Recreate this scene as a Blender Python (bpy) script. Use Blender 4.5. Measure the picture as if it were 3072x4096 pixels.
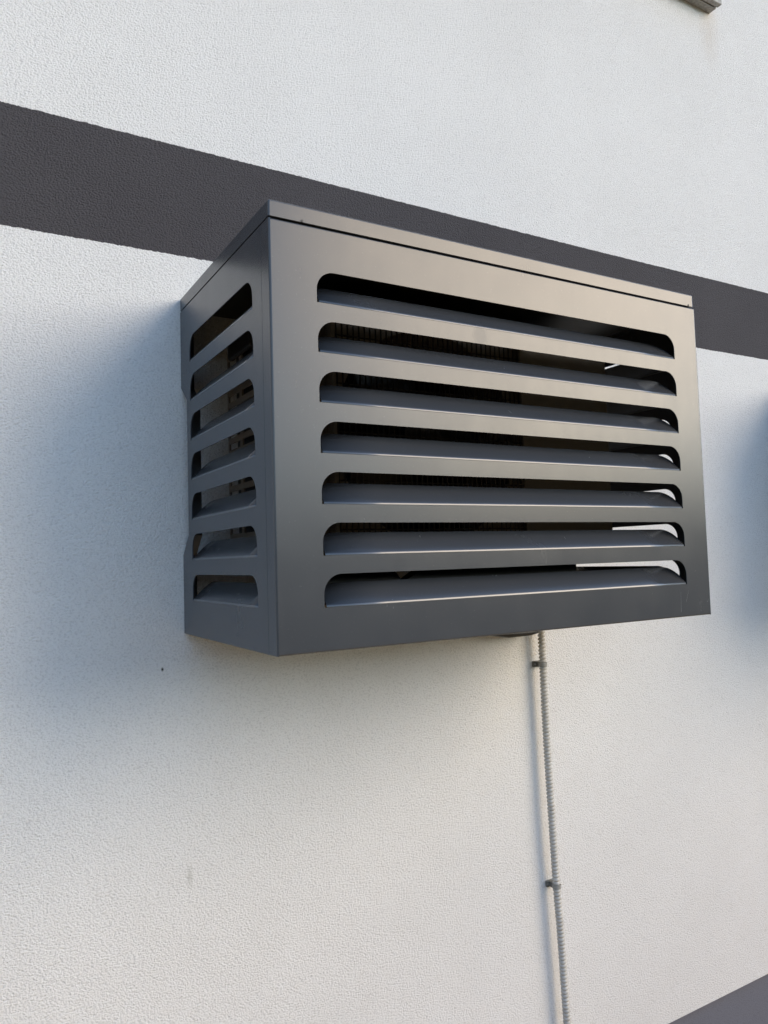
import bpy, bmesh, math, random
from mathutils import Vector, Matrix, geometry
random.seed(7)
R = math.radians
for o in list(bpy.data.objects):
    bpy.data.objects.remove(o)
C = bpy.context.scene.collection
scn = bpy.context.scene

# ------------------------------------------------------------ camera
cd = bpy.data.cameras.new('camera')
cd.sensor_fit = 'HORIZONTAL'; cd.sensor_width = 36.0
cd.lens = 36.0 * 3016.04 / 3072.0
cd.clip_start = 0.05; cd.clip_end = 3000
cam = bpy.data.objects.new('camera', cd); C.objects.link(cam)
r_ = Vector((0.86325097, -0.50388321, -0.02999123))
u_ = Vector((-0.00529805, -0.06845635, 0.99764004))
f_ = Vector((0.50474716, 0.86105484, 0.06176461))
M = Matrix((r_, u_, -f_)).transposed().to_4x4()
M.translation = Vector((-0.47215566, -1.71361281, 0.15471653))
cam.matrix_world = M
scn.camera = cam

# ------------------------------------------------------------ light
SUN_ELEV = 23.5          # degrees above the horizon
SUN_OUT = 46.0           # degrees between the wall plane (towards +x) and the light
SUN_DIR = Vector((math.cos(R(SUN_OUT)) * math.cos(R(SUN_ELEV)),
                  -math.sin(R(SUN_OUT)) * math.cos(R(SUN_ELEV)),
                  math.sin(R(SUN_ELEV))))
world = bpy.data.worlds.new('World'); scn.world = world; world.use_nodes = True
wn = world.node_tree.nodes; wl = world.node_tree.links
wn.clear()
sky = wn.new('ShaderNodeTexSky'); sky.sky_type = 'NISHITA'; sky.sun_disc = False
sky.sun_elevation = R(SUN_ELEV)
sky.sun_rotation = math.atan2(SUN_DIR.x, SUN_DIR.y)
sky.air_density = 1.0; sky.dust_density = 0.3; sky.ozone_density = 1.4
bg = wn.new('ShaderNodeBackground'); bg.inputs[1].default_value = 0.15
wo = wn.new('ShaderNodeOutputWorld')
wl.new(sky.outputs[0], bg.inputs[0]); wl.new(bg.outputs[0], wo.inputs[0])
sd = bpy.data.lights.new('sun', 'SUN'); sd.energy = 0.92; sd.angle = R(36)
sd.color = (1.0, 0.77, 0.48)
sun = bpy.data.objects.new('sun', sd); C.objects.link(sun)
sun.rotation_euler = SUN_DIR.to_track_quat('Z', 'Y').to_euler()
scn.view_settings.view_transform = 'Standard'; scn.view_settings.look = 'None'
scn.view_settings.exposure = 1.13; scn.view_settings.gamma = 1.0
scn.view_settings.use_curve_mapping = False
scn.render.engine = 'CYCLES'
scn.render.resolution_x = 768; scn.render.resolution_y = 1024
scn.cycles.max_bounces = 8

# ------------------------------------------------------------ materials
def mat(name, col, rough=0.6, spec=0.5, metal=0.0):
    m = bpy.data.materials.new(name); m.use_nodes = True
    b = m.node_tree.nodes['Principled BSDF']
    b.inputs['Base Color'].default_value = (*col, 1)
    b.inputs['Roughness'].default_value = rough
    b.inputs['Specular IOR Level'].default_value = spec
    b.inputs['Metallic'].default_value = metal
    return m, m.node_tree.nodes, m.node_tree.links, b

def coords(n, l, scale=(1, 1, 1)):
    g = n.new('ShaderNodeNewGeometry'); mp = n.new('ShaderNodeMapping')
    mp.inputs['Scale'].default_value = scale
    l.new(g.outputs['Position'], mp.inputs['Vector'])
    return mp.outputs['Vector']

def noise(n, l, vec, scale, detail=3, rough=0.5):
    t = n.new('ShaderNodeTexNoise'); t.inputs['Scale'].default_value = scale
    t.inputs['Detail'].default_value = detail; t.inputs['Roughness'].default_value = rough
    l.new(vec, t.inputs['Vector']); return t.outputs['Fac']

def ramp(n, l, fac, p0, c0, p1, c1):
    r = n.new('ShaderNodeValToRGB')
    r.color_ramp.elements[0].position = p0; r.color_ramp.elements[0].color = (*c0, 1)
    r.color_ramp.elements[1].position = p1; r.color_ramp.elements[1].color = (*c1, 1)
    l.new(fac, r.inputs['Fac']); return r.outputs['Color']

def mixc(n, l, mode, fac, a, b):
    m = n.new('ShaderNodeMix'); m.data_type = 'RGBA'; m.blend_type = mode
    if isinstance(fac, float): m.inputs[0].default_value = fac
    else: l.new(fac, m.inputs[0])
    for s, v in ((6, a), (7, b)):
        if isinstance(v, tuple): m.inputs[s].default_value = (*v, 1)
        else: l.new(v, m.inputs[s])
    return m.outputs[2]

def mth(n, l, op, a, b):
    m = n.new('ShaderNodeMath'); m.operation = op
    for i, v in enumerate((a, b)):
        if isinstance(v, (int, float)): m.inputs[i].default_value = v
        else: l.new(v, m.inputs[i])
    return m.outputs[0]

def plaster(name, base, var, strength, dist=0.0016):
    m, n, l, b = mat(name, base, 0.92, 0.25)
    v = coords(n, l, (1.0, 1.0, 1.35))
    n1 = noise(n, l, v, 190, 3, 0.6)
    vo = n.new('ShaderNodeTexVoronoi'); vo.inputs['Scale'].default_value = 235
    wob = n.new('ShaderNodeVectorMath'); wob.operation = 'ADD'
    nn = n.new('ShaderNodeTexNoise'); nn.inputs['Scale'].default_value = 120
    l.new(v, nn.inputs['Vector'])
    sc = n.new('ShaderNodeVectorMath'); sc.operation = 'SCALE'; sc.inputs['Scale'].default_value = 0.008
    l.new(nn.outputs['Color'], sc.inputs[0]); l.new(v, wob.inputs[0]); l.new(sc.outputs[0], wob.inputs[1])
    l.new(wob.outputs[0], vo.inputs['Vector'])
    h = mth(n, l, 'ADD', mth(n, l, 'MULTIPLY', n1, 1.1), mth(n, l, 'MULTIPLY', vo.outputs['Distance'], -0.55))
    h = mth(n, l, 'ADD', h, mth(n, l, 'MULTIPLY', noise(n, l, v, 14, 3), 0.5))
    bp = n.new('ShaderNodeBump'); bp.inputs['Strength'].default_value = strength
    bp.inputs['Distance'].default_value = dist
    l.new(h, bp.inputs['Height']); l.new(bp.outputs[0], b.inputs['Normal'])
    # pores and slow unevenness of the render coat
    big = ramp(n, l, noise(n, l, coords(n, l), 1.7, 5, 0.6), 0.3, var[0], 0.7, var[1])
    pores = ramp(n, l, mth(n, l, 'SUBTRACT', n1, mth(n, l, 'MULTIPLY', vo.outputs['Distance'], 0.35)),
                 0.12, (0.84, 0.84, 0.84), 0.33, (1, 1, 1))
    c = mixc(n, l, 'MULTIPLY', 1.0, big, pores)
    return m, n, l, b, c

m_white, n, l, b, c = plaster('white_plaster', (0.8, 0.8, 0.78), ((0.78, 0.77, 0.75), (0.83, 0.82, 0.80)), 1.0, 0.0022)
# thin run-off stains: one under the sill end, one faint drip, one dark fleck
def stain(c, cx, cz, rx, rz, col, amt):
    pos = n.new('ShaderNodeNewGeometry'); mp = n.new('ShaderNodeMapping')
    mp.vector_type = 'POINT'
    mp.inputs['Location'].default_value = (-cx / rx, 0, -cz / rz)
    mp.inputs['Scale'].default_value = (1 / rx, 0.0, 1 / rz)
    l.new(pos.outputs['Position'], mp.inputs['Vector'])
    ln = n.new('ShaderNodeVectorMath'); ln.operation = 'LENGTH'; l.new(mp.outputs[0], ln.inputs[0])
    f = mth(n, l, 'SUBTRACT', 1.0, ln.outputs['Value'])
    f = mth(n, l, 'MAXIMUM', f, 0.0)
    f = mth(n, l, 'MULTIPLY', f, noise(n, l, coords(n, l, (3, 3, 0.8)), 30, 3))
    f = mth(n, l, 'MULTIPLY', f, amt)
    return mixc(n, l, 'MIX', f, c, col)
c = stain(c, 2.02, 2.10, 0.07, 0.16, (0.55, 0.44, 0.33), 0.55)
c = stain(c, 0.005, -0.535, 0.010, 0.035, (0.38, 0.38, 0.33), 0.75)
c = stain(c, -0.05, -0.076, 0.004, 0.006, (0.03, 0.04, 0.03), 3.0)
l.new(c, b.inputs['Base Color'])

m_band, n, l, b, c = plaster('dark_grey_plaster', (0.06, 0.06, 0.06), ((0.072, 0.067, 0.072), (0.085, 0.080, 0.085)), 1.0, 0.0036)
l.new(c, b.inputs['Base Color'])
m_plinth, n, l, b, c = plaster('grey_plinth_coat', (0.1, 0.1, 0.11), ((0.15, 0.155, 0.185), (0.17, 0.175, 0.205)), 0.45)
l.new(c, b.inputs['Base Color'])

def powder(name, col, rough, spec):
    m, n, l, b = mat(name, col, rough, spec)
    v = coords(n, l)
    bp = n.new('ShaderNodeBump'); bp.inputs['Strength'].default_value = 0.10
    bp.inputs['Distance'].default_value = 0.0004
    l.new(noise(n, l, v, 900, 2), bp.inputs['Height'])
    b2 = n.new('ShaderNodeBump'); b2.inputs['Strength'].default_value = 0.10   # slight oil-canning of thin sheet
    b2.inputs['Distance'].default_value = 0.004
    l.new(noise(n, l, v, 2.2, 1), b2.inputs['Height']); l.new(bp.outputs[0], b2.inputs['Normal'])
    l.new(b2.outputs[0], b.inputs['Normal'])
    sm = noise(n, l, v, 9, 4, 0.6)
    # a wiped hand mark on the second bar and faint vertical water runs leave the coat a little duller
    pos = n.new('ShaderNodeNewGeometry'); mp = n.new('ShaderNodeMapping'); mp.vector_type = 'POINT'
    mp.inputs['Location'].default_value = (-0.441 / 0.024, 0, -0.59 / 0.034)
    mp.inputs['Scale'].default_value = (1 / 0.024, 0.0, 1 / 0.034)
    l.new(pos.outputs['Position'], mp.inputs['Vector'])
    ln = n.new('ShaderNodeVectorMath'); ln.operation = 'LENGTH'; l.new(mp.outputs[0], ln.inputs[0])
    mark = n.new('ShaderNodeMapRange'); mark.inputs[1].default_value = 1.0; mark.inputs[2].default_value = 0.6
    mark.inputs[3].default_value = 0.0; mark.inputs[4].default_value = 0.06
    l.new(mth(n, l, 'ADD', ln.outputs['Value'], mth(n, l, 'MULTIPLY', noise(n, l, v, 60, 2), 0.3)), mark.inputs[0])
    runs = noise(n, l, coords(n, l, (1, 1, 0.06)), 55, 3, 0.6)
    rr_ = mth(n, l, 'ADD', mth(n, l, 'MULTIPLY', mth(n, l, 'SUBTRACT', runs, 0.5), 0.05), mark.outputs[0])
    l.new(mth(n, l, 'ADD', mth(n, l, 'ADD', mth(n, l, 'MULTIPLY', mth(n, l, 'SUBTRACT', sm, 0.5), 0.12), rough), rr_), b.inputs['Roughness'])
    # dust specks
    dust = ramp(n, l, noise(n, l, v, 420, 1, 0.3), 0.74, (0, 0, 0), 0.80, (1, 1, 1))
    l.new(mixc(n, l, 'MIX', mth(n, l, 'MULTIPLY', dust, 0.12), (*col,), (0.35, 0.36, 0.36)), b.inputs['Base Color'])
    return m
m_paint = powder('anthracite_powder_coat', (0.052, 0.056, 0.063), 0.25, 0.62)
m_fold_glare = mat('fold_glare_coat', (0.10, 0.105, 0.115), 0.28, 1.0)[0]  # paler, shinier colour paints a glare line along the louvre folds
m_scratch = mat('bare_scratch', (0.22, 0.22, 0.24), 0.5)[0]
m_ac = mat('ivory_metal', (0.22, 0.205, 0.185), 0.55)[0]
m_dark = mat('dark_fins', (0.018, 0.018, 0.018), 0.6)[0]
m_black = mat('black_plastic', (0.02, 0.02, 0.02), 0.5)[0]
m_wire = mat('grille_wire_coat', (0.035, 0.035, 0.032), 0.5)[0]
m_steel = mat('galvanised_steel', (0.35, 0.35, 0.35), 0.45, 0.5, 0.7)[0]
m_conduit, n, l, b = mat('grey_plastic', (0.42, 0.43, 0.42), 0.5)
v = coords(n, l, (1, 1, 1))
l.new(ramp(n, l, noise(n, l, v, 60, 4, 0.65), 0.3, (0.42, 0.405, 0.37), 0.7, (0.57, 0.55, 0.51)), b.inputs['Base Color'])
m_clip2 = mat('clip_strap_plastic', (0.30, 0.30, 0.28), 0.55)[0]
m_clip = mat('dark_clip_plastic', (0.15, 0.15, 0.135), 0.55)[0]
m_stone, n, l, b = mat('sill_stone', (0.4, 0.39, 0.37), 0.7)
v = coords(n, l)
l.new(ramp(n, l, noise(n, l, v, 120, 4, 0.7), 0.35, (0.26, 0.25, 0.24), 0.65, (0.48, 0.47, 0.45)), b.inputs['Base Color'])
bp = n.new('ShaderNodeBump'); bp.inputs['Strength'].default_value = 0.5; bp.inputs['Distance'].default_value = 0.002
l.new(noise(n, l, v, 150, 4), bp.inputs['Height']); l.new(bp.outputs[0], b.inputs['Normal'])
m_ground, n, l, b = mat('paved_yard', (0.3, 0.26, 0.2), 0.95)
v = coords(n, l)
l.new(mixc(n, l, 'MULTIPLY', 1.0,
           ramp(n, l, noise(n, l, v, 3, 5), 0.3, (0.48, 0.305, 0.125), 0.7, (0.58, 0.38, 0.165)),
           ramp(n, l, noise(n, l, v, 90, 4), 0.3, (0.7, 0.7, 0.7), 0.6, (1, 1, 1))), b.inputs['Base Color'])
m_lawn, n, l, b = mat('lawn', (0.05, 0.07, 0.03), 1.0, 0.1)
l.new(ramp(n, l, noise(n, l, coords(n, l), 2.0, 6), 0.35, (0.035, 0.05, 0.018), 0.65, (0.06, 0.075, 0.03)), b.inputs['Base Color'])
m_added_terrain, n, l, b = mat('added_dark_terrain', (0.03, 0.035, 0.025), 1.0, 0.1)  # dark surface of the added unseen terrain behind the camera
l.new(ramp(n, l, noise(n, l, coords(n, l), 0.15, 6), 0.35, (0.022, 0.028, 0.018), 0.65, (0.055, 0.062, 0.04)), b.inputs['Base Color'])

# ------------------------------------------------------------ helpers
def link(name, me, m, parent=None, smooth=False):
    o = bpy.data.objects.new(name, me); C.objects.link(o)
    if m and not me.materials: me.materials.append(m)
    if smooth:
        for p in me.polygons: p.use_smooth = True
    if parent: o.parent = parent
    return o
def from_bm(name, bm, m, parent=None, smooth=False):
    bmesh.ops.recalc_face_normals(bm, faces=bm.faces)
    me = bpy.data.meshes.new(name); bm.to_mesh(me); bm.free()
    return link(name, me, m, parent, smooth)
def thing(name, label, cat, loc=(0, 0, 0), group=None):
    o = bpy.data.objects.new(name, None); C.objects.link(o); o.location = loc
    o.empty_display_size = 0.1
    o['label'] = label; o['category'] = cat
    if group: o['group'] = group
    return o
def box(bm, x0, x1, y0, y1, z0, z1, bev=0.0, seg=2):
    b2 = bmesh.new(); bmesh.ops.create_cube(b2, size=1)
    for v in b2.verts:
        v.co = Vector(((x0 + x1) / 2 + v.co.x * (x1 - x0), (y0 + y1) / 2 + v.co.y * (y1 - y0), (z0 + z1) / 2 + v.co.z * (z1 - z0)))
    if bev: bmesh.ops.bevel(b2, geom=list(b2.edges), offset=bev, segments=seg, profile=0.5, affect='EDGES')
    vm = [bm.verts.new(v.co) for v in b2.verts]
    b2.verts.index_update()
    for f in b2.faces: bm.faces.new([vm[v.index] for v in f.verts])
    b2.free()
def tube(bm, pts, rad, seg=10, cap=True):
    pts = [Vector(p) for p in pts]; rings = []
    for i, p in enumerate(pts):
        t = (pts[min(i + 1, len(pts) - 1)] - pts[max(i - 1, 0)]).normalized()
        a = t.orthogonal().normalized() if i == 0 else (rings_a - t * rings_a.dot(t)).normalized()
        rings_a = a; b = t.cross(a)
        rr = rad[i] if isinstance(rad, list) else rad
        rings.append([bm.verts.new(p + (a * math.cos(2 * math.pi * k / seg) + b * math.sin(2 * math.pi * k / seg)) * rr) for k in range(seg)])
    for A, B in zip(rings, rings[1:]):
        for k in range(seg): bm.faces.new((A[k], A[(k + 1) % seg], B[(k + 1) % seg], B[k]))
    if cap: bm.faces.new(rings[0][::-1]); bm.faces.new(rings[-1])

def slot_loop(x0, x1, zb, h, r, n=10):
    """slot outline: square bottom corners, round top corners"""
    P = [(x0, zb), (x1, zb)]
    P += [(x1 - r + r * math.cos(t), zb + h - r + r * math.sin(t)) for t in [k * math.pi / 2 / n for k in range(n + 1)]]
    P += [(x0 + r - r * math.sin(t), zb + h - r + r * math.cos(t)) for t in [k * math.pi / 2 / n for k in range(n + 1)]]
    return P
def sheet(bm, outer, holes, put, t):
    """flat sheet with holes; put(u, v, d) maps to 3D, d = depth behind the face"""
    loops = [[Vector((a, b, 0)) for a, b in lp] for lp in [outer] + holes]
    tris = geometry.tessellate_polygon(loops)
    flat = [p for lp in loops for p in lp]
    F = [bm.verts.new(put(p.x, p.y, 0)) for p in flat]
    B = [bm.verts.new(put(p.x, p.y, t)) for p in flat]
    for a, b, c in tris:
        if len({a, b, c}) == 3:
            bm.faces.new((F[a], F[b], F[c])); bm.faces.new((B[c], B[b], B[a]))
    k = 0
    for lp in loops:
        n = len(lp)
        for i in range(n):
            a, b = k + i, k + (i + 1) % n
            bm.faces.new((F[a], F[b], B[b], B[a]))
        k += n
def strip(bm, prof, t, put):
    """bent sheet strip: prof = 2D points of the outside, extruded between put(...,0) and put(...,1), thickness t to the left"""
    pts = [Vector(p) for p in prof]; nor = []
    for i in range(len(pts)):
        d = (pts[min(i + 1, len(pts) - 1)] - pts[max(i - 1, 0)]).normalized()
        nor.append(Vector((-d.y, d.x)))
    O = [[bm.verts.new(put(p.x, p.y, e)) for p in pts] for e in (0, 1)]
    I = [[bm.verts.new(put(p.x + q.x * t, p.y + q.y * t, e)) for p, q in zip(pts, nor)] for e in (0, 1)]
    for i in range(len(pts) - 1):
        bm.faces.new((O[0][i], O[0][i + 1], O[1][i + 1], O[1][i]))
        bm.faces.new((I[0][i + 1], I[0][i], I[1][i], I[1][i + 1]))
        for e in (0, 1): bm.faces.new((O[e][i], O[e][i + 1], I[e][i + 1], I[e][i]))
    for i in (0, -1): bm.faces.new((O[0][i], O[1][i], I[1][i], I[0][i]))

# ------------------------------------------------------------ dimensions (metres, z = 0 at the cover's underside)
W, D, H, H2 = 1.1, 0.5507, 0.7376, 0.7700
XL, XR, ZB, DZ, SH, SR = 0.0873, 1.0181, 0.0747, 0.0882, 0.0565, 0.034
SYF, SYB = 0.083, 0.0720
TILT = R(44); TAB = 0.0545; T = 0.002
GROUND = -1.60; PL = -1.342
BAND0, BAND1 = 0.8727, 1.1381

# ------------------------------------------------------------ ground, added dark skyline
def grid_mesh(name, xs, ys, fz, m, kind):
    vs = [(x, y, fz(x, y)) for y in ys for x in xs]
    nx = len(xs)
    fs = [(j * nx + i, j * nx + i + 1, (j + 1) * nx + i + 1, (j + 1) * nx + i) for j in range(len(ys) - 1) for i in range(nx - 1)]
    me = bpy.data.meshes.new(name); me.from_pydata(vs, [], fs); me.update()
    o = link(name, me, m, None, True); o['kind'] = kind; return o
grid_mesh('ground', [-900, -40, -8, -3, 0, 3, 8, 40, 900], [-900, -60, -12, -5, -2, 0.3, 40, 900], lambda x, y: GROUND - 0.06, m_lawn, 'structure')
grid_mesh('pavement', [-9, -3, 0, 3, 9, 14], [-5.5, -2, 0.05], lambda x, y: GROUND, m_ground, 'structure')
hr = random.Random(3); ph = [hr.uniform(0, 6.28) for _ in range(8)]
def added_hill_mesh():  # added unseen ring of terrain, gives the front panel a dark reflected horizon
    vs = []; fs = []; N = 144
    rad = [95, 110, 150, 240, 300]; hh = [0, 0.75, 1.0, 1.0, 0]
    for k in range(N + 1):
        a = 2 * math.pi * k / N
        e = 15.0 + 2.2 * math.sin(3 * a + ph[0]) + 1.4 * math.sin(7 * a + ph[1]) + 0.8 * math.sin(17 * a + ph[2]) + 0.5 * math.sin(41 * a + ph[3])
        for rr, q in zip(rad, hh):
            vs.append((rr * math.cos(a), rr * math.sin(a), GROUND - 0.3 + e * q))
    for k in range(N):
        for j in range(4): a = k * 5 + j; fs.append((a, a + 5, a + 6, a + 1))
    me = bpy.data.meshes.new('added_hills'); me.from_pydata(vs, [], fs); me.update()
    o = link('added_hills', me, m_added_terrain, None, True); o['kind'] = 'structure'
added_hill_mesh()
# added unseen bank, blocks low light from the lower wall and panel reflection
vs = []; fs = []; NB = 90
for k in range(NB + 1):
    a = R(180) + R(180) * k / NB
    e = 2.2 + 0.10 * math.sin(9 * a + 1) + 0.07 * math.sin(23 * a) + 0.05 * math.sin(51 * a + 2)
    for rr, q in ((8.4, -0.1), (9.2, 0.72), (10.2, 1.0), (12.5, 0.9), (15, -0.1)):
        vs.append((2 + rr * math.cos(a), 0.6 + rr * math.sin(a), GROUND + e * q))
for k in range(NB):
    for j in range(4): a = k * 5 + j; fs.append((a, a + 5, a + 6, a + 1))
me = bpy.data.meshes.new('added_bank'); me.from_pydata(vs, [], fs); me.update()
o = link('added_bank', me, m_added_terrain, None, True); o['kind'] = 'structure'

# ------------------------------------------------------------ house wall
house = thing('house_facade', 'white rendered house wall with a dark grey painted band, grey plinth and stone sill', 'building', (0, 0, GROUND))
def P(name, bm, m, smooth=False, par=None):
    par = par or house
    o = from_bm(name, bm, m, par, smooth); 
    o.matrix_parent_inverse = Matrix.Translation(-par.location) if par.parent is None else Matrix()
    return o
X0, X1, ZT = -7.0, 11.0, 4.2
xs = [X0, -3, -1.2]
x = -0.7
while x < 4.0: xs.append(x); x += 0.0032
xs += [6, X1]
def edge(z, amp, seed):
    q = random.Random(seed); o = []; w = 0
    for x in xs:
        w = w * 0.25 + q.uniform(-1, 1) * amp
        o.append(z + w + 0.0012 * math.sin(x * 2.3 + seed))
    return o
eb0, eb1 = edge(BAND0, 0.0009, 1), edge(BAND1, 0.0009, 2)
eb2 = [PL] * len(xs); top = [ZT] * len(xs)
def wall_strip(name, lo, hi, m, y=0.0, back=0.0):
    vs = [(x, y, a) for x, a in zip(xs, lo)] + [(x, y, a) for x, a in zip(xs, hi)]
    N = len(xs); fs = [(i, i + 1, N + i + 1, N + i) for i in range(N - 1)]
    me = bpy.data.meshes.new(name); me.from_pydata(vs, [], fs); me.update()
    o = link(name, me, m, house); o.matrix_parent_inverse = Matrix.Translation(-house.location)
    return o
wall_strip('plaster_wall', eb1, top, m_white)['label'] = 'white plaster above the dark band'
wall_strip('painted_band', eb0, eb1, m_band)
wall_strip('plaster_wall', eb2, eb0, m_white)['label'] = 'white plaster below the dark band'
bm = bmesh.new(); box(bm, X0, X1, 0.0005, 0.3, PL + 0.0005, ZT, 0); P('wall_core', bm, m_white)
bm = bmesh.new(); box(bm, X0, X1, 0.022, 0.32, GROUND - 0.2, PL, 0); P('plinth', bm, m_plinth)
# window sill, drip groove cut in its underside
bm = bmesh.new()
prof = [(0.0, 2.182), (-0.030, 2.182), (-0.030, 2.187), (-0.036, 2.187), (-0.036, 2.182), (-0.052, 2.182), (-0.0535, 2.184), (-0.0535, 2.220), (-0.052, 2.222), (0.0, 2.228)]
A = [bm.verts.new((0.75, y, z)) for y, z in prof]; B = [bm.verts.new((2.029, y, z)) for y, z in prof]
for i in range(len(prof)): j = (i + 1) % len(prof); bm.faces.new((A[i], A[j], B[j], B[i]))
bm.faces.new(A); bm.faces.new(B[::-1]); P('window_sill', bm, m_stone)

# ------------------------------------------------------------ air conditioner cover
def louver_mesh(L, name='louver'):
    rb = 0.0075; c = 0.0042
    rows = []
    arc = rb * TILT
    ss = [arc * k / 5 for k in range(6)]
    v0 = TAB - SR
    ss += [s for s in (0.014, v0)] + [v0 + SR * math.sin(k * math.pi / 2 / 9) for k in range(1, 10)]
    bm = bmesh.new(); prev = None
    for s in ss:
        if s <= arc: ph_ = s / rb; y = rb * (1 - math.cos(ph_)); z = rb * math.sin(ph_)
        else: y = rb * (1 - math.cos(TILT)) + (s - arc) * math.sin(TILT); z = rb * math.sin(TILT) + (s - arc) * math.cos(TILT)
        e = 0 if s <= v0 else SR - math.sqrt(max(SR * SR - (s - v0) ** 2, 0))
        xa, xb = c + e, L - c - e
        row = [bm.verts.new((xa + (xb - xa) * k / 8, y, z)) for k in range(9)]
        if prev:
            for k in range(8): bm.faces.new((prev[k], prev[k + 1], row[k + 1], row[k]))
        prev = row
    bmesh.ops.recalc_face_normals(bm, faces=bm.faces)
    for f in bm.faces:
        f.smooth = True
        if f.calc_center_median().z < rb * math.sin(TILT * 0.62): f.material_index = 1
    me = bpy.data.meshes.new(name); bm.to_mesh(me); bm.free()
    me.materials.append(m_paint); me.materials.append(m_fold_glare)
    return me
def notched(y0):
    return
cover = thing('air_conditioner_cover', 'anthracite louvred metal box fixed to the white wall, fully in view', 'air conditioner cover', (0, 0, 0))
NS = 7
# front panel, its edges folded back
rc = 0.0035
bm = bmesh.new()
holes = [slot_loop(XL, XR, ZB + DZ * k, SH, SR) for k in range(NS)]
sheet(bm, [(rc, rc), (W - rc, rc), (W - rc, H - rc), (rc, H - rc)], holes, lambda u, v, d: Vector((u, -D + d, v)), T)
def arcp(cx, cy, r, a0, a1, n=5):
    return [(cx + r * math.cos(a0 + (a1 - a0) * k / n), cy + r * math.sin(a0 + (a1 - a0) * k / n)) for k in range(n + 1)]
FL = 0.0365
front = P('front_panel', bm, m_paint, par=cover)
bm = bmesh.new()
# left and right flanges (profile in x,y ; extruded in z)
pl = [(0.0, -D + FL)] + arcp(rc, -D + rc, rc, math.pi, 1.5 * math.pi)
strip(bm, pl, T, lambda a, b_, e: Vector((a, b_, e * H)))
strip(bm, [(W - a, b_) for a, b_ in pl], -T, lambda a, b_, e: Vector((a, b_, e * H)))
# top and bottom folds (profile in y,z ; extruded in x)
pt = [(-D + 0.022, H)] + arcp(-D + rc, H - rc, rc, 0.5 * math.pi, math.pi)
strip(bm, pt, T, lambda a, b_, e: Vector((rc + 0.0006 + e * (W - 2 * rc - 0.0012), a, b_)))
strip(bm, [(a, H - b_) for a, b_ in pt], -T, lambda a, b_, e: Vector((rc + 0.0006 + e * (W - 2 * rc - 0.0012), a, b_)))
edge_o = P('folded_edge', bm, m_paint, smooth=False, par=front)
for p_ in edge_o.data.polygons: p_.use_smooth = False
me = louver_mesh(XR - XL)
def add_louver(me, parent, loc, rz):
    o = bpy.data.objects.new('louver', me); C.objects.link(o); o.parent = parent
    o.location = loc; o.rotation_euler = (0, 0, rz)
    sm = o.modifiers.new('thickness', 'SOLIDIFY'); sm.thickness = 0.0016; sm.offset = 0
    return o
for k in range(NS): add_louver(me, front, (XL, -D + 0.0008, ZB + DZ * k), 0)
# side panels with the cable notch at the wall
YA, YB = -D + FL + 0.0012, -0.001
def side_outline():
    return [(YA, 0.0), (YB, 0.0), (YB, 0.176), (YB - 0.045, 0.220), (YB - 0.045, 0.524), (YB, 0.560), (YB, H), (YA, H)]
S0, S1 = -D + SYF, -SYB
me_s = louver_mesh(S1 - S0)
for side in (0, 1):
    bm = bmesh.new()
    holes = [slot_loop(S0, S1, ZB + 0.001 + DZ * k, SH, SR) for k in range(NS)]
    if side == 0: put = lambda u, v, d: Vector((0.0 + d, u, v))
    else: put = lambda u, v, d: Vector((W - d, u, v))
    sheet(bm, side_outline(), holes, put, T)
    sp = P('side_panel', bm, m_paint, par=cover)
    # fold at the wall following the cable notch
    bm = bmesh.new(); fw = 0.030
    fa, fb = (T + 0.0002, fw) if side == 0 else (W - fw, W - T - 0.0002)
    pz = [(YB, 0.002), (YB, 0.176), (YB - 0.045, 0.220), (YB - 0.045, 0.524), (YB, 0.560), (YB, H - 0.002)]
    strip(bm, pz, 0.0018, lambda a, b_, e: Vector((fa + e * (fb - fa), a, b_)))
    P('wall_flange', bm, m_paint, par=sp)
    # inner joint strip behind the seam, inward fold at the wall, top fold
    bm = bmesh.new()
    xa, xb = (T + 0.0003, T + 0.0018) if side == 0 else (W - T - 0.0018, W - T - 0.0003)
    box(bm, xa, xb, YA - 0.016, YA + 0.012, 0.004, H - 0.006)
    xt0, xt1 = (T + 0.0003, 0.022) if side == 0 else (W - 0.022, W - T - 0.0003)
    box(bm, xt0, xt1, YA + 0.02, YB - 0.002, H - T - 0.001, H - 0.001)
    P('joint_strip', bm, m_paint, par=sp)
    for k in range(NS):
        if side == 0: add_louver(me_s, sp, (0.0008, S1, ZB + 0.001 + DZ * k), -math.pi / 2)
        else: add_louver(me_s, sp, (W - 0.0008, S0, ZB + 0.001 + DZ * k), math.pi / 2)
# floor of the cover, left open along the wall
bm = bmesh.new(); box(bm, T + 0.001, W - T - 0.001, -D + 0.024, -0.047, 0.0015, 0.0035); P('bottom_panel', bm, m_paint, par=cover)
# lid
bm = bmesh.new()
box(bm, 0.0, W - 0.005, -D - 0.0002, -0.0005, H + 0.0034, H2)
ed = [e for e in bm.edges if (e.verts[0].co.z > H2 - 0.001 and e.verts[1].co.z > H2 - 0.001) or abs(e.verts[0].co.z - e.verts[1].co.z) > 0.01]
bmesh.ops.bevel(bm, geom=ed, offset=0.003, segments=3, profile=0.5, affect='EDGES')
lid = P('lid', bm, m_paint, par=cover)
for p_ in lid.data.polygons: p_.use_smooth = False
bm = bmesh.new()
box(bm, 0.008, W - 0.012, -D + 0.008, -0.01, H + 0.0003, H + 0.0052)
P('lid_gasket', bm, m_black, par=lid)
for x in (0.062, W - 0.022):
    bm = bmesh.new(); tube(bm, [(x, -D - 0.0012, H + 0.0055), (x, -D + 0.006, H + 0.0055)], 0.0022, 8); P('rivet', bm, m_black, par=lid)
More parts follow.
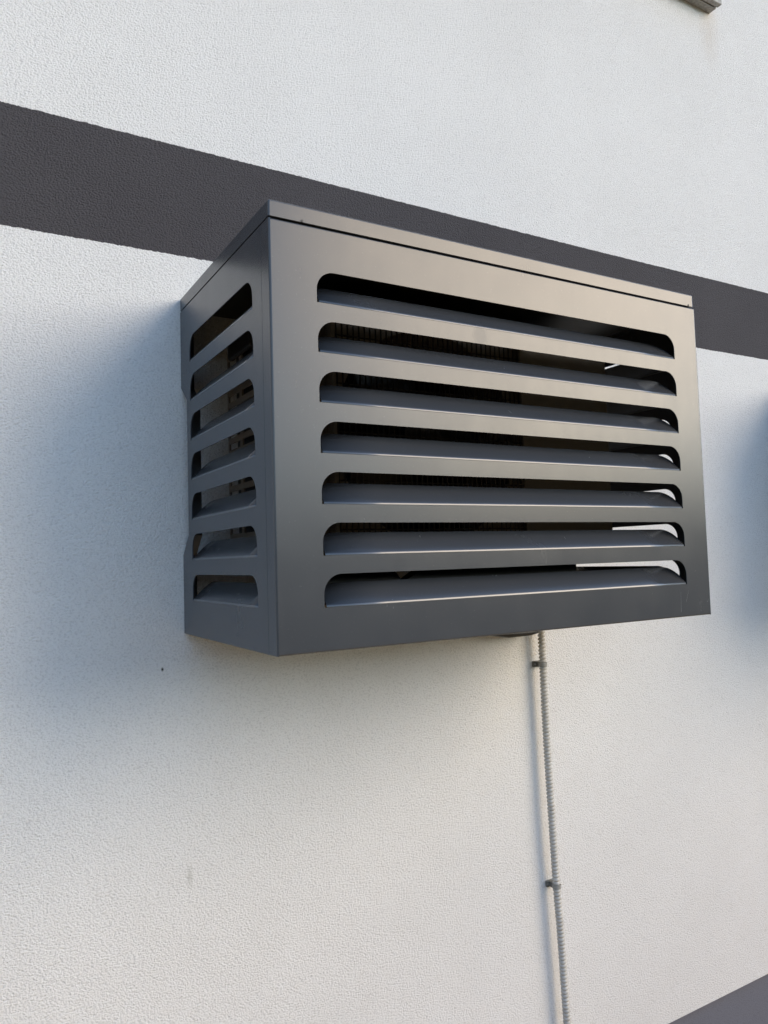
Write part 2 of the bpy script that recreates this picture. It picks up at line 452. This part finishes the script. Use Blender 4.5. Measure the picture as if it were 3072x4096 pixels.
# scratches bottom right
for x0, z0, x1, z1, w in ((0.992, 0.012, 0.9945, 0.058, 0.0007), (1.012, 0.035, 1.0215, 0.060, 0.0006),
                          (1.046, 0.1035, 1.053, 0.1055, 0.0008), (1.085, 0.03, 1.093, 0.036, 0.0008)):
    bm = bmesh.new()
    bm.faces.new([bm.verts.new((a, -D - 0.0003, z)) for a, z in ((x0, z0), (x0 + w, z0), (x1 + w * 0.4, z1), (x1, z1))])
    P('scratch', bm, m_scratch, par=front)

# ------------------------------------------------------------ outdoor unit inside the cover
UX0, UX1, UY0, UY1, UZ0, UZ1 = 0.082, 0.925, -0.42, -0.085, 0.142, 0.650
unit = thing('air_conditioner', 'beige outdoor air conditioner unit behind the dark louvres of the cover', 'air conditioner', (0.5, -0.25, 0.128))
bm = bmesh.new()
cx, cz, cr = 0.405, 0.405, 0.222
ring = [(cx + cr * math.cos(2 * math.pi * k / 48), cz + cr * math.sin(2 * math.pi * k / 48)) for k in range(48)]
sheet(bm, [(UX0, UZ0), (UX1, UZ0), (UX1, UZ1), (UX0, UZ1)], [ring], lambda u, v, d: Vector((u, UY0 + d, v)), 0.0015)
P('front_casing', bm, m_ac, par=unit)
bm = bmesh.new()
vents = []
zr = 0.165; row = 0
vs_ = [(-0.163, -0.092), (-0.252, -0.178), (-0.337, -0.266), (-0.405, -0.352)]
while zr < 0.60:
    for a, b_ in vs_: vents.append([(a, zr), (b_, zr), (b_, zr + 0.0145), (a, zr + 0.0145)])
    zr += 0.0268
sheet(bm, [(UY0, UZ0), (UY1, UZ0), (UY1, UZ1), (UY0, UZ1)], vents, lambda u, v, d: Vector((UX0 + d, u, v)), 0.004)
P('side_grille', bm, m_ac, par=unit)
bm = bmesh.new(); box(bm, UX0 + 0.018, UX0 + 0.05, UY0 + 0.02, UY1 - 0.01, UZ0 + 0.01, UZ1 - 0.02); box(bm, UX0 + 0.05, 0.64, UY1 - 0.045, UY1 - 0.01, UZ0 + 0.01, UZ1 - 0.02)
P('coil', bm, m_dark, par=unit)
bm = bmesh.new(); box(bm, 0.66, UX1, UY0 + 0.002, UY1, UZ0 + 0.001, UZ1 - 0.001); box(bm, UX0 - 0.003, UX1 + 0.003, UY0 - 0.003, UY1 + 0.003, UZ1, UZ1 + 0.022, 0.006)
box(bm, UX0 - 0.001, UX1 + 0.001, UY0 - 0.001, UY1 + 0.001, UZ0 - 0.012, UZ0)
P('casing', bm, m_ac, par=unit)
bm = bmesh.new(); box(bm, UX0 - 0.014, UX0 - 0.001, -0.27, -0.13, 0.600, 0.640, 0.004); P('handle', bm, m_black, par=unit)
bm = bmesh.new()
tube(bm, [(cx, UY0 + 0.03, cz), (cx, UY0 + 0.09, cz)], 0.045, 20)
fan_hub = P('fan', bm, m_black, par=unit)
for k in range(3):
    bm = bmesh.new(); a0 = k * 2.094 + 0.4; vs2 = []
    for i in range(7):
        rr = 0.04 + 0.025 * i; w_ = 0.35 + 0.45 * i / 6
        vs2.append([bm.verts.new((cx + rr * math.cos(a0 + w_ * q - 0.12 * i), UY0 + 0.06 + 0.035 * q, cz + rr * math.sin(a0 + w_ * q - 0.12 * i))) for q in (-0.7, 0, 0.7)])
    for A_, B_ in zip(vs2, vs2[1:]):
        for q in (0, 1): bm.faces.new((A_[q], A_[q + 1], B_[q + 1], B_[q]))
    o = from_bm('blade', bm, m_black, fan_hub)
# wire guard: vertical wires on horizontal carriers
GX0, GX1, GZ0, GZ1 = 0.178, 0.634, 0.165, 0.635
bm = bmesh.new(); tube(bm, [(0, 0, GZ0), (0, 0, GZ1)], 0.0016, 6)
w0 = P('grille_wire', bm, m_wire, par=unit, smooth=True); w0.location = Vector((GX0, UY0 - 0.022, 0))
k = 1
while GX0 + k * 0.0125 < GX1:
    w1 = w0.copy(); C.objects.link(w1); w1.location.x = GX0 + k * 0.0125; k += 1
for z in [GZ0 + i * 0.047 for i in range(11)]:
    bm = bmesh.new(); tube(bm, [(GX0 - 0.01, UY0 - 0.0195, z), (GX1 + 0.004, UY0 - 0.0195, z)], 0.0016, 6); P('grille_rod', bm, m_wire, par=unit, smooth=True)
for x in (GX0 - 0.008, GX1 + 0.004):
    bm = bmesh.new(); box(bm, x - 0.004, x + 0.004, UY0 - 0.025, UY0 - 0.0005, GZ0 - 0.004, GZ1 + 0.004); P('grille_post', bm, m_ac, par=unit)
# brackets
for i, x in enumerate((0.205, 0.80)):
    br = thing('wall_bracket', ('left' if i == 0 else 'right') + ' steel bracket arm carrying the air conditioner under its ' + ('fan side' if i == 0 else 'right end'), 'bracket', (x, 0, 0.05), 'brackets under the air conditioner')
    bm = bmesh.new(); box(bm, x - 0.02, x + 0.02, -0.46, -0.004, 0.088, 0.092); box(bm, x - 0.02, x - 0.016, -0.46, -0.004, 0.066, 0.088); P('arm', bm, m_steel, par=br)
    bm = bmesh.new(); box(bm, x - 0.02, x + 0.02, -0.004, -0.0005, -0.0 + 0.02, 0.42); P('wall_rail', bm, m_steel, par=br)
    for y in (-0.38, -0.13):
        bm = bmesh.new(); tube(bm, [(x, y, 0.092), (x, y, 0.129)], 0.018, 14); P('rubber_foot', bm, m_black, par=br)
def beam(pts, m, label):
    bm = bmesh.new(); A = [bm.verts.new((x, -0.425, z)) for x, z in pts]; B = [bm.verts.new((x, -0.395, z)) for x, z in pts]
    for i in range(len(pts)): j = (i + 1) % len(pts); bm.faces.new((A[i], A[j], B[j], B[i]))
    bm.faces.new(A); bm.faces.new(B[::-1])
    return bm
br = thing('cross_rail', 'dark rail under the front edge of the air conditioner, spanning both brackets', 'rail', (0.5, -0.41, 0.1), 'dark rails under the air conditioner')
P('rail_half', beam([(0.10, 0.094), (0.322, 0.094), (0.322, 0.108), (0.305, 0.1285), (0.10, 0.1285)], 0, 0), m_black, par=br)
P('rail_half', beam([(0.326, 0.094), (0.795, 0.094), (0.795, 0.1285), (0.362, 0.1285), (0.326, 0.108)], 0, 0), m_black, par=br)
# drain hose hugging the wall just under the cover
hose = thing('drain_hose', 'short dark hose end peeking out below the bottom edge of the cover beside the conduit', 'hose', (0.85, -0.03, -0.02))
bm = bmesh.new(); tube(bm, [(0.70, -0.045, 0.03), (0.76, -0.045, -0.02), (0.82, -0.045, -0.056), (0.90, -0.045, -0.068), (0.98, -0.045, -0.068), (1.004, -0.044, -0.066)], [0.009, 0.009, 0.009, 0.009, 0.0085, 0.007], 12)
P('hose', bm, m_black, par=hose, smooth=True)
# insulated pipe pair on the far side
pipe = thing('insulated_pipe', 'black insulated refrigerant pipe looping from the unit end to the wall', 'pipe', (0.9, -0.1, 0.2))
bm = bmesh.new(); tube(bm, [(0.932, -0.2, 0.25), (0.965, -0.2, 0.25), (0.985, -0.18, 0.245), (0.99, -0.12, 0.235), (0.99, -0.05, 0.235), (0.99, 0.0, 0.235)], 0.014, 12)
P('pipe_insulation', bm, m_black, par=pipe, smooth=True)

# ------------------------------------------------------------ second cover just outside the frame to the right (casts the shade at the edge)
SECX = 2.33
sec = cover.copy(); C.objects.link(sec); sec.location = (SECX, 0, 0)
sec['label'] = 'second anthracite louvred cover further right along the wall, outside the frame'
def copy_kids(src, dst):
    for ch in list(src.children):
        c2 = ch.copy(); C.objects.link(c2); c2.parent = dst; copy_kids(ch, c2)
copy_kids(cover, sec)
cover['group'] = sec['group'] = 'louvred air conditioner covers'

# ------------------------------------------------------------ corrugated conduit and clips
path = [(1.045, -0.030, 0.20), (1.036, -0.030, 0.08), (1.034, -0.029, -0.02), (1.034, -0.030, -0.153), (1.037, -0.029, -0.375), (1.043, -0.031, -0.623), (1.050, -0.030, -0.791), (1.0565, -0.031, -0.92), (1.065, -0.030, -1.115), (1.071, -0.031, -1.30), (1.074, -0.03, GROUND + 0.002)]
def spl(z):
    for a, b_ in zip(path, path[1:]):
        if b_[2] <= z <= a[2]:
            t = (a[2] - z) / (a[2] - b_[2]); i = path.index(a)
            p0 = path[max(i - 1, 0)]; p3 = path[min(i + 2, len(path) - 1)]
            o = []
            for q in (0, 1):
                m1 = (b_[q] - p0[q]) * (a[2] - b_[2]) / max(p0[2] - b_[2], 1e-6); m2 = (p3[q] - a[q]) * (a[2] - b_[2]) / max(a[2] - p3[2], 1e-6)
                t2, t3 = t * t, t * t * t
                o.append((2 * t3 - 3 * t2 + 1) * a[q] + (t3 - 2 * t2 + t) * m1 + (-2 * t3 + 3 * t2) * b_[q] + (t3 - t2) * m2)
            return Vector((o[0], o[1], z))
    return Vector(path[-1])
pitch = 0.0105; pts = []; rad = []
z = 0.195
while z > GROUND + 0.01:
    for dz_, r_s in ((0, 0.0078), (0.16, 0.0105), (0.32, 0.0112), (0.52, 0.0112), (0.68, 0.0105), (0.84, 0.0078)):
        pts.append(spl(z - dz_ * pitch)); rad.append(r_s)
    z -= pitch
bm = bmesh.new(); tube(bm, pts, rad, 18)
cond = from_bm('corrugated_conduit', bm, m_conduit, None, True)
cond['label'] = 'grey corrugated cable conduit running down the white wall below the cover'; cond['category'] = 'conduit'
for i, z in enumerate((-0.166, -0.795)):
    c_ = spl(z)
    cl = thing('conduit_clip', ('upper' if i == 0 else 'lower') + ' small dark clip holding the conduit, ' + ('just below the cover' if i == 0 else 'far down the wall'), 'clip', (c_.x, 0, z), 'clips along the conduit')
    bm = bmesh.new(); ro, ri, hz = 0.0126, 0.0115, 0.0055
    n_ = 18; a0, a1 = R(-215), R(35)
    prof_ = [(ro * math.cos(a0 + (a1 - a0) * k / n_) + c_.x, ro * math.sin(a0 + (a1 - a0) * k / n_) + c_.y) for k in range(n_ + 1)]
    strip(bm, prof_, ro - ri, lambda a, b_, e: Vector((a, b_, z - hz + 2 * hz * e)))
    P('saddle', bm, m_clip2, par=cl)
    bm = bmesh.new(); box(bm, c_.x - 0.008, c_.x + 0.008, c_.y + 0.0105, -0.0005, z - 0.007, z + 0.007, 0.001); box(bm, c_.x - 0.016, c_.x + 0.018, -0.0085, -0.0004, z - 0.0085, z + 0.0085, 0.0015); P('clip_base', bm, m_clip, par=cl)
    bm = bmesh.new(); tube(bm, [(c_.x - 0.012, -0.0115, z), (c_.x - 0.012, -0.008, z)], 0.003, 8); P('screw', bm, m_steel, par=cl)
